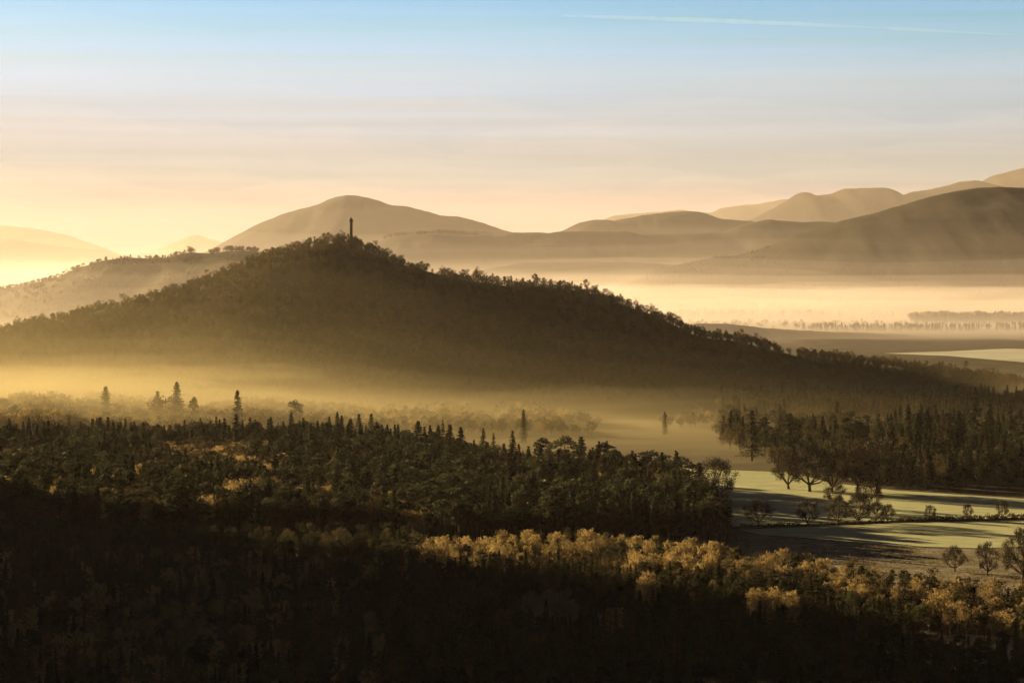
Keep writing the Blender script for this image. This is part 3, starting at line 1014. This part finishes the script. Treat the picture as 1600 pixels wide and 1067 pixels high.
def stuff_forest(name, label, items):
    """the rest of the wood: one object that scatters whole trees on its points"""
    kinds = sorted({(k, d['v']) for k, d in items})
    idx = {k: i for i, k in enumerate(kinds)}
    me = bpy.data.meshes.new(name)
    me.from_pydata([(d['x'], d['y'], d['z']) for _, d in items], [], [])
    a = me.attributes.new('turn', 'FLOAT', 'POINT'); a.data.foreach_set('value', [d['rot'] for _, d in items])
    a = me.attributes.new('grow', 'FLOAT_VECTOR', 'POINT'); a.data.foreach_set('vector', [c for _, d in items for c in d['s']])
    a = me.attributes.new('kind', 'INT', 'POINT'); a.data.foreach_set('value', [idx[(k, d['v'])] for k, d in items])
    o = bpy.data.objects.new(name, me)
    col.objects.link(o)
    ng = bpy.data.node_groups.new(name, 'GeometryNodeTree')
    ng.interface.new_socket('Geometry', in_out='INPUT', socket_type='NodeSocketGeometry')
    ng.interface.new_socket('Geometry', in_out='OUTPUT', socket_type='NodeSocketGeometry')
    n, l = ng.nodes, ng.links
    gi = n.new('NodeGroupInput'); go = n.new('NodeGroupOutput')
    iop = n.new('GeometryNodeInstanceOnPoints')
    jn = n.new('GeometryNodeJoinGeometry')
    for k in reversed(kinds):        # join keeps the reverse order of linking
        oi = n.new('GeometryNodeObjectInfo')
        oi.inputs['Object'].default_value = PROTO[k[0]][k[1]][3]
        oi.inputs['As Instance'].default_value = True
        l.new(oi.outputs['Geometry'], jn.inputs[0])

    def attr(nm, t):
        x = n.new('GeometryNodeInputNamedAttribute'); x.data_type = t
        x.inputs[0].default_value = nm
        return x.outputs[0]
    m2p = n.new('GeometryNodeMeshToPoints')
    l.new(gi.outputs[0], m2p.inputs[0])
    l.new(m2p.outputs[0], iop.inputs['Points'])
    l.new(jn.outputs[0], iop.inputs['Instance'])
    iop.inputs['Pick Instance'].default_value = True
    l.new(attr('kind', 'INT'), iop.inputs['Instance Index'])
    cb = n.new('ShaderNodeCombineXYZ')
    l.new(attr('turn', 'FLOAT'), cb.inputs[2])
    l.new(cb.outputs[0], iop.inputs['Rotation'])
    l.new(attr('grow', 'FLOAT_VECTOR'), iop.inputs['Scale'])
    l.new(iop.outputs[0], go.inputs[0])
    md = o.modifiers.new('scatter', 'NODES'); md.node_group = ng
    return tag(o, label, 'woodland', kind='stuff')


def mass(zones, name, label):
    it = [(k, d) for k, d in MASS if d['zone'] in zones]
    if it:
        stuff_forest(name, label, it)
    return len(it)


print('mass', mass(('near', 'band'), 'woodland', 'shaded mixed wood filling the bottom of the valley'),
      mass(('mid',), 'woodland', 'dark conifer wood across the middle of the valley'),
      mass(('mist',), 'woodland', 'misty broadleaf wood at the foot of the column hill'),
      mass(('park',), 'woodland', 'tall dark park wood beyond the frosted fields'),
      mass(('slope', 'crest'), 'woodland', 'brown leafless wood covering the column hill'),
      mass(('shoulder',), 'woodland', 'pine wood on the added unseen hill that shades the near wood'))

# tree belts far out on the plain
far_items = []


def belt(knots, Y, depth, h, n, kinds, zf=None):
    f = interp(knots)   # px -> density 0..1
    p0, p1 = knots[0][0], knots[-1][0]
    for _ in range(n):
        px = rng.uniform(p0, p1)
        if rng.random() > f(px): continue
        y = Y + rng.uniform(-.5, .5) * depth
        x = (px - 800) * y / F
        k = pick(rng, kinds)
        v = rng.randrange(len(PROTO[k])); hh = h * rng.uniform(.6, 1.15)
        s = hh / PROTO[k][v][0]
        z = zf(px) if zf else 0.0
        far_items.append((k, dict(x=x, y=y, z=z - .5, s=(s * 1.4, s * 1.4, s), rot=rng.uniform(0, 6.28), v=v)))


SP_, BL = [('spruce_tree', 3), ('pine_tree', 1)], [('broadleaf_tree', 3), ('pine_tree', 1)]
belt([(1040, 1), (1160, 1), (1170, .5), (1280, .9), (1300, .2), (1420, .15)], 6300, 260, 26, 420, SP_)
belt([(1420, .3), (1450, 1), (1590, 1), (1640, .4)], 5700, 260, 30, 420, BL + SP_)
belt([(1240, .5), (1330, .9), (1500, 1), (1640, .8)], 5150, 160, 17, 420, SP_)
belt([(1060, .6), (1200, .6), (1400, .4), (1640, .3)], 5500, 500, 14, 300, BL)
def slope_belt(knots, Y, wf, rough, seed, p0, p1, u0, u1, n, h, kinds, grow=1.3):
    for _ in range(n):
        px = rng.uniform(p0, p1); u = rng.uniform(u0, u1)
        x, y, z = slope_point(knots, Y, wf, px, u, rough, seed)
        if z < 0: continue
        if fnoise(px * .03, u * 4, 77.0) < -.15: continue
        k = pick(rng, kinds); v = rng.randrange(len(PROTO[k])); hh = h * rng.uniform(.6, 1.15)
        s = hh / PROTO[k][v][0]
        far_items.append((k, dict(x=x, y=y, z=z, s=(s * grow, s * grow, s), rot=rng.uniform(0, 6.28), v=v)))


slope_belt(low_wooded, 6300, 1100, .10, 6, -60, 470, -.05, .12, 1100, 11, BL + SP_)
slope_belt(low_wooded, 6300, 1100, .10, 6, 290, 430, -.02, .03, 110, 17, BL)
slope_belt(low_wooded, 6300, 1100, .10, 6, -60, 470, .1, .8, 1600, 11, BL + SP_)
slope_belt(big_hill, 8000, 1700, .10, 12, 1000, 1500, .45, .92, 1500, 11, SP_)
slope_belt(big_hill, 8000, 1700, .10, 12, 1000, 1200, -.02, .4, 700, 10, SP_)
zf7 = interp([(p, at(p, y, 10500).z) for p, y in mid_ridge])
belt([(600, 1), (690, 1), (745, .9), (752, 0)], 10500, 60, 22, 130, BL, zf7)
belt([(-100, .9), (60, .6), (200, .5), (330, .7), (420, .3)], 3500, 300, 12, 260, BL + SP_)
stuff_forest('treeline', 'hazy far belts of trees on the misty plain and low hills', far_items)

# ------------------------------------------------------------------ column on the summit
def lathe(verts, faces, prof, n=24):
    b = len(verts)
    for (rad, z) in prof:
        for i in range(n):
            t = 2 * math.pi * i / n
            verts.append((rad * math.cos(t), rad * math.sin(t), z))
    for k in range(len(prof) - 1):
        for i in range(n):
            j = (i + 1) % n
            faces.append((b + k * n + i, b + k * n + j, b + (k + 1) * n + j, b + (k + 1) * n + i))
    faces.append(tuple(b + (len(prof) - 1) * n + i for i in range(n)))


cY = 2630.0
cp = at(548.6, 366, cY)
cz = hz(cp.x, cY) - .6
ctop = at(548.6, 339.5, cY).z
mon = bpy.data.objects.new('monument_column', None)
col.objects.link(mon)
mon.location = (cp.x, cY, cz)
tag(mon, 'tall slim stone column with a gallery and domed cap on the hill summit', 'monument')
hc = ctop - cz
v, f = [], []
w = 3.4
for (a, z0, z1) in [(w, 0, 2.2), (w - .3, 2.2, 4.6), (w - .1, 4.6, 5.2)]:
    b = len(v)
    v += [(-a, -a, z0), (a, -a, z0), (a, a, z0), (-a, a, z0), (-a, -a, z1), (a, -a, z1), (a, a, z1), (-a, a, z1)]
    f += [(b, b + 1, b + 5, b + 4), (b + 1, b + 2, b + 6, b + 5), (b + 2, b + 3, b + 7, b + 6), (b + 3, b, b + 4, b + 7), (b + 4, b + 5, b + 6, b + 7)]
mesh_obj('pedestal', v, f, M['stone'], mon)
v, f = [], []
zc = hc - 5.0
lathe(v, f, [(2.2, 5.2), (2.2, 5.7), (2.0, 6.1), (1.9, hc * .5), (1.78, zc - .5), (2.0, zc - .2), (2.1, zc)])
mesh_obj('shaft', v, f, M['stone'], mon, smooth=False)
v, f = [], []
lathe(v, f, [(2.1, zc), (2.8, zc + .3), (3.0, zc + .6), (3.0, zc + 1.0), (2.6, zc + 1.0)])
mesh_obj('gallery', v, f, M['stone'], mon)
v, f = [], []
lathe(v, f, [(1.75, zc + 1.0), (1.75, zc + 2.3), (1.95, zc + 2.4), (1.8, zc + 2.8), (1.45, zc + 3.5), (.9, zc + 4.2), (.4, zc + 4.6), (.3, zc + 5.2), (.06, zc + 5.4)], 16)
mesh_obj('cap', v, f, M['stone'], mon)

# ------------------------------------------------------------------ hedge line, fence, sunlit gap
hl = interp([(1150, 824), (1290, 819.5), (1400, 814.5), (1660, 809)])
for i in range(64):
    px = 1158 + i * 7.4 + rng.uniform(-2.5, 2.5)
    if px > 1620: break
    thick = 1.0 if px > 1440 else (.75 if px > 1395 else .45)
    if rng.random() > thick + .25: continue
    b = on_ground(px, hl(px))
    d = dict(x=b.x, y=b.y, z=0, s=(1.6 * thick + .6,) * 2 + (.6 + thick * rng.uniform(.5, 1.0),), h=2, rot=rng.uniform(0, 6), v=rng.randrange(3), zone='hedge', label=None)
    e = bpy.data.objects.new('hedge_shrub', None); col.objects.link(e)
    e.location = (b.x, b.y, 0); e.scale = d['s']; e.rotation_euler = (0, 0, d['rot'])
    for nm, mm in (('stem', PROTO['shrub'][d['v']][1]), ('foliage', PROTO['shrub'][d['v']][2])):
        o = bpy.data.objects.new(nm, mm); col.objects.link(o); o.parent = e
    where = 'between the domed oaks' if px < 1300 else 'under the close group of trees' if px < 1400 else 'along the thin hedge past the close group' if px < 1490 else 'at the thick far end of the hedge'
    tag(e, f'brown leafless shrub on the hedge line {where}', 'shrub', f'hedge shrubs {where}')
# bank under the hedge
v, f = [], []
pp = [on_ground(px, hl(px)) for px in range(1148, 1661, 8)]
for i, p in enumerate(pp):
    hh = .7 + .35 * fnoise(i * .5, 2.2)
    v += [(p.x, p.y - 1.3, 0.0), (p.x, p.y - .4, hh), (p.x, p.y + .5, hh), (p.x, p.y + 1.4, 0.0)]
for i in range(len(pp) - 1):
    for k in range(3):
        f.append((i * 4 + k, i * 4 + k + 4, i * 4 + k + 5, i * 4 + k + 1))
tag(mesh_obj('hedge_bank', v, f, M['ground']), 'low dark earth bank between the two frosted fields', 'bank', kind='structure')
fence = bpy.data.objects.new('fence', None); col.objects.link(fence)
p0, p1 = on_ground(1206, 819.5), on_ground(1234, 818.5)
fence.location = p0
for i in range(8):
    q = (p1 - p0) * (i / 7)
    v, f = [], []
    tube(v, f, [q, q + Vector((0, 0, .9)), q + Vector((0, 0, 1.7 + .2 * (i % 3)))], [.13, .13, .12], 6)
    mesh_obj('post', v, f, M['post'], fence)
for z in (.7, 1.3):
    v, f = [], []
    tube(v, f, [Vector((0, 0, z)), (p1 - p0) + Vector((0, 0, z))], [.05, .05], 4)
    mesh_obj('rail', v, f, M['post'], fence)
tag(fence, 'short run of wooden posts and rails beside the first domed oak', 'fence')
b = on_ground(1428, 764); c = on_ground(1441, 764.5)  # sunlit gap at the field edge, built as a pale raised block
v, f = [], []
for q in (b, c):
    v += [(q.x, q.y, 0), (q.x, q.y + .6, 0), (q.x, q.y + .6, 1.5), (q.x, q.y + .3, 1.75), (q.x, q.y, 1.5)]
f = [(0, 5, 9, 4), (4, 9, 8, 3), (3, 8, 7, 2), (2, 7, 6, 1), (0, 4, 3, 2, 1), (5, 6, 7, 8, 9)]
tag(mesh_obj('sunlit_gap', v, f, M['slab']), 'sunlit gap built as a pale wall at the field edge under the dark spires', 'slab')

# rough grass in the brown pasture
def tuft_proto(r):
    cv, cf = [], []
    for _ in range(16):
        a = r.uniform(0, 6.28); L = r.uniform(.5, 1.0)
        d = Vector((math.cos(a) * .6, math.sin(a) * .6, 1)).normalized()
        card(cv, cf, d * L * .5, L * .6, r, d, .18)
    return ([], []), (cv, cf)


for s in range(3):
    (_, _), (cv, cf) = tuft_proto(random.Random(s))
    o = mesh_obj('tuft_whole', cv, cf, M['tuft'], link=False)
    PROTO.setdefault('tuft', []).append((1.0, None, None, o))
items = []
rg_top = interp([(1150, 838), (1190, 838), (1300, 846), (1420, 856), (1530, 859), (1660, 854)])
for _ in range(5200):
    px = rng.uniform(1120, 1620)
    py = rg_top(px) + (rng.random() ** 1.2) * 62
    b = on_ground(px, py)
    if fnoise(b.x * .05, b.y * .03, 51.0) < -.12 or b.y < band_y(px): continue
    s = rng.uniform(.4, 1.0)
    items.append(('tuft', dict(x=b.x, y=b.y, z=0.03, s=(s * 1.3, s * 1.3, s * .8), rot=rng.uniform(0, 6.28), v=rng.randrange(3))))
o = stuff_forest('rough_grass', 'tussocks of dry frosted grass in the rough pasture', items)
o['category'] = 'grass'

# ------------------------------------------------------------------ air: haze, valley mist, contrail, smoke
def closed_box(name, x0, x1, y0, y1, z0, z1, mat, slope=(0, 0, 0, 0)):
    """slope: how far each side (x0, x1, y0, y1) leans in at the top"""
    a, b, c, d = slope
    v = [(x0, y0, z0), (x1, y0, z0), (x1, y1, z0), (x0, y1, z0),
         (x0 + a, y0 + c, z1), (x1 - b, y0 + c, z1), (x1 - b, y1 - d, z1), (x0 + a, y1 - d, z1)]
    f = [(3, 2, 1, 0), (4, 5, 6, 7), (0, 1, 5, 4), (1, 2, 6, 5), (2, 3, 7, 6), (3, 0, 4, 7)]
    return mesh_obj(name, v, f, mat)


HAZE = (0.83, 0.74, 0.50)
FARAIR = (0.96, 0.89, 0.98)
tag(closed_box('haze', -16000, 16000, -600, 45000, -8.0, 1150, volume('haze_air', 6.0e-6, FARAIR, 0.35)),
    'thin golden haze filling the whole valley', 'haze', kind='stuff')


def mist_layer(label, x0, x1, y0, y1, top, den, lean, side, nx, ny, wob, g=0.15, tone=HAZE):
    """one closed layer of even mist; its upper side undulates and thins out sideways by side(x)"""
    xs_ = np.linspace(x0, x1, nx); ys_ = np.linspace(y0, y1, ny)
    v, f = [], []
    for j, y in enumerate(ys_):
        for i, x in enumerate(xs_):
            e = min(1.0, (y - y0) / lean, (y1 - y) / lean, (x - x0) / lean, (x1 - x) / lean)
            z = max(1.0, top * side(x) * (1 + wob * fnoise(x / (lean * .9) + top, y / (lean * 1.3), top * .7))) * max(0.02, e)
            v.append((x, y, z))
    n = nx * ny
    v += [(x, y, -3.0 - top * .005) for (x, y, z) in v]
    q = lambda i, j: j * nx + i
    for j in range(ny - 1):
        for i in range(nx - 1):
            f.append((q(i, j), q(i + 1, j), q(i + 1, j + 1), q(i, j + 1)))
            f.append((n + q(i, j), n + q(i, j + 1), n + q(i + 1, j + 1), n + q(i + 1, j)))
    for i in range(nx - 1):
        f.append((q(i, 0), n + q(i, 0), n + q(i + 1, 0), q(i + 1, 0)))
        f.append((q(i, ny - 1), q(i + 1, ny - 1), n + q(i + 1, ny - 1), n + q(i, ny - 1)))
    for j in range(ny - 1):
        f.append((q(0, j), q(0, j + 1), n + q(0, j + 1), n + q(0, j)))
        f.append((q(nx - 1, j), n + q(nx - 1, j), n + q(nx - 1, j + 1), q(nx - 1, j + 1)))
    return tag(mesh_obj('mist', v, f, volume('mist_air', den, tone, g)), label, 'mist', kind='stuff')


side1 = interp([(-3000, 1.15), (-300, 1.1), (-150, .90), (0, .62), (250, .42), (430, .28), (3000, .22)])
FRONT = [(14, 4.4e-4), (24, 3.6e-4), (36, 2.5e-4), (50, 1.4e-4), (66, 8e-5), (84, 4.2e-5), (104, 3.4e-5), (124, 2.6e-5), (150, 2.1e-5), (215, 1.2e-5)]
for k, (top, den) in enumerate(FRONT):
    mist_layer(f'low golden mist at the foot of the column hill, layer {top} metres deep', -2600, 2600, 1470 + 25 * k, 2900, top, den, 380, side1, 60, 24, .22)
side0 = interp([(-3000, 1.2), (-420, 1.1), (-250, .8), (-80, .35), (60, .05), (3000, .03)])
LEFT = [(26, 2.6e-4), (38, 2.8e-4), (52, 2.0e-4), (68, 1.2e-4), (88, 8e-5), (112, 5e-5)]
for k, (top, den) in enumerate(LEFT):
    mist_layer(f'bright mist pooled at the sunward foot of the column hill, layer {top} metres deep', -2600, 500, 1520 + 30 * k, 2500, top, den, 300, side0, 60, 20, .25)
side2 = lambda x: 1.0
BACK = [(16, 4.6e-4), (30, 3.6e-4), (48, 2.3e-4), (70, 1.3e-4), (96, 6e-5), (128, 4.5e-5), (170, 3.5e-5), (230, 1.7e-5), (320, 1.0e-5), (1000, 1.6e-5)]
for k, (top, den) in enumerate(BACK):
    mist_layer(f'pale mist over the far plain, layer {top} metres deep', -9000, 9000, (4250 if k < 4 else 3300 if top < 900 else 6300) + 40 * k, 34000 if top > 900 else 26000, top, den, 1500, side2, 60, 50, .22, 0.15, FARAIR)
BANK = [(30, 5e-4), (45, 5e-4), (60, 4e-4), (75, 3e-4), (90, 2e-4), (106, 1.2e-4), (122, 7e-5), (140, 4e-5)]
for k, (top, den) in enumerate(BANK):
    mist_layer(f'dense white mist before the big dark hill, layer {top} metres deep', -5000, 5000, 5700 + 60 * k, 9800, top, den, 700, side2, 90, 30, .30, 0.15, FARAIR)

def wisp(label, px, py, Y, L, T, den, tone):
    """a torn lump of thicker mist: a long lumpy closed body of even density"""
    c = at(px, py, Y)
    sd = rng.uniform(0, 90)
    v, f = [], []
    nu, nv = 30, 14
    for j in range(nv + 1):
        th = math.pi * j / nv
        for i in range(nu):
            ph = 2 * math.pi * i / nu
            d = Vector((math.sin(th) * math.cos(ph), math.sin(th) * math.sin(ph), math.cos(th)))
            k = 1 + .55 * fnoise(d.x * 1.6 + sd, d.y * 1.6, d.z * 1.2) + .25 * fnoise(d.x * 5 + sd, d.y * 5, d.z * 2)
            v.append((c.x + d.x * L * k, Y + d.y * L * .42 * k, max(-1.5, c.z + d.z * T * k)))
    for j in range(nv):
        for i in range(nu):
            a, b = j * nu + i, j * nu + (i + 1) % nu
            f.append((a, a + nu, b + nu, b))
    tag(mesh_obj('mist', v, f, volume('mist_wisp', den, tone, .2)), label, 'mist', label.replace('lump', 'lumps'), kind='stuff')


for k in range(16):
    px = rng.uniform(-60, 460); py = rng.uniform(585, 640) - .02 * px
    wisp('drifting lump of bright mist at the sunward foot of the column hill', px, py, rng.uniform(1950, 2120), rng.uniform(60, 150), rng.uniform(8, 20), rng.uniform(2.5e-4, 8e-4), HAZE)
for k in range(9):
    px = rng.uniform(430, 1080); py = rng.uniform(612, 655)
    wisp('drifting lump of dim mist below the falling crest of the column hill', px, py, rng.uniform(1800, 2050), rng.uniform(60, 140), rng.uniform(6, 12), rng.uniform(1e-4, 3e-4), HAZE)
for k in range(10):
    px = rng.uniform(1020, 1640); py = rng.uniform(448, 486)
    wisp('drifting lump of white mist before the big dark hill', px, py, rng.uniform(5600, 6300), rng.uniform(200, 520), rng.uniform(14, 30), rng.uniform(4e-4, 9e-4), FARAIR)

# smoke from a hidden chimney on the plain
v, f = [], []
b = at(1190, 486, 6350)
pts = [Vector((b.x + dx, b.y, b.z + dz)) for dx, dz in ((0, -6), (1, 0), (-2, 7), (4, 13), (-3, 20), (-6, 27))]
tube(v, f, pts, [2, 4, 8, 11, 9, 3], 12)
f += [tuple(range(12)), tuple(range(60, 72))]
tag(mesh_obj('smoke', v, f, volume('chimney_smoke', 0.06, (0.97, 0.96, 0.95), 0.5)), 'small white puff of smoke over the far belt of trees', 'smoke', kind='stuff')
# contrail high above
v, f = [], []
Yc = 82000.0
pts, rad = [], []
for i in range(60):
    t = i / 59
    px = 880 + 740 * t
    py = 25 + 32 * t - 3 * math.sin(math.pi * t)
    pts.append(at(px, py, Yc))
    rad.append((30 + 60 * math.sin(math.pi * min(1, t * 1.4 + .05)) ** .8) * (1 + .35 * fnoise(i * .9, 3.3)) if t < .68 else 70 * (1 - t) / .32 + 8)
tube(v, f, pts, rad, 8)
f += [tuple(range(7, -1, -1)), tuple(range(len(v) - 8, len(v)))]
tag(mesh_obj('contrail', v, f, volume('contrail_ice', 0.0008, (0.55, 0.75, 1.0), 0.3)), 'thin white aircraft trail high in the blue sky', 'contrail', kind='stuff')
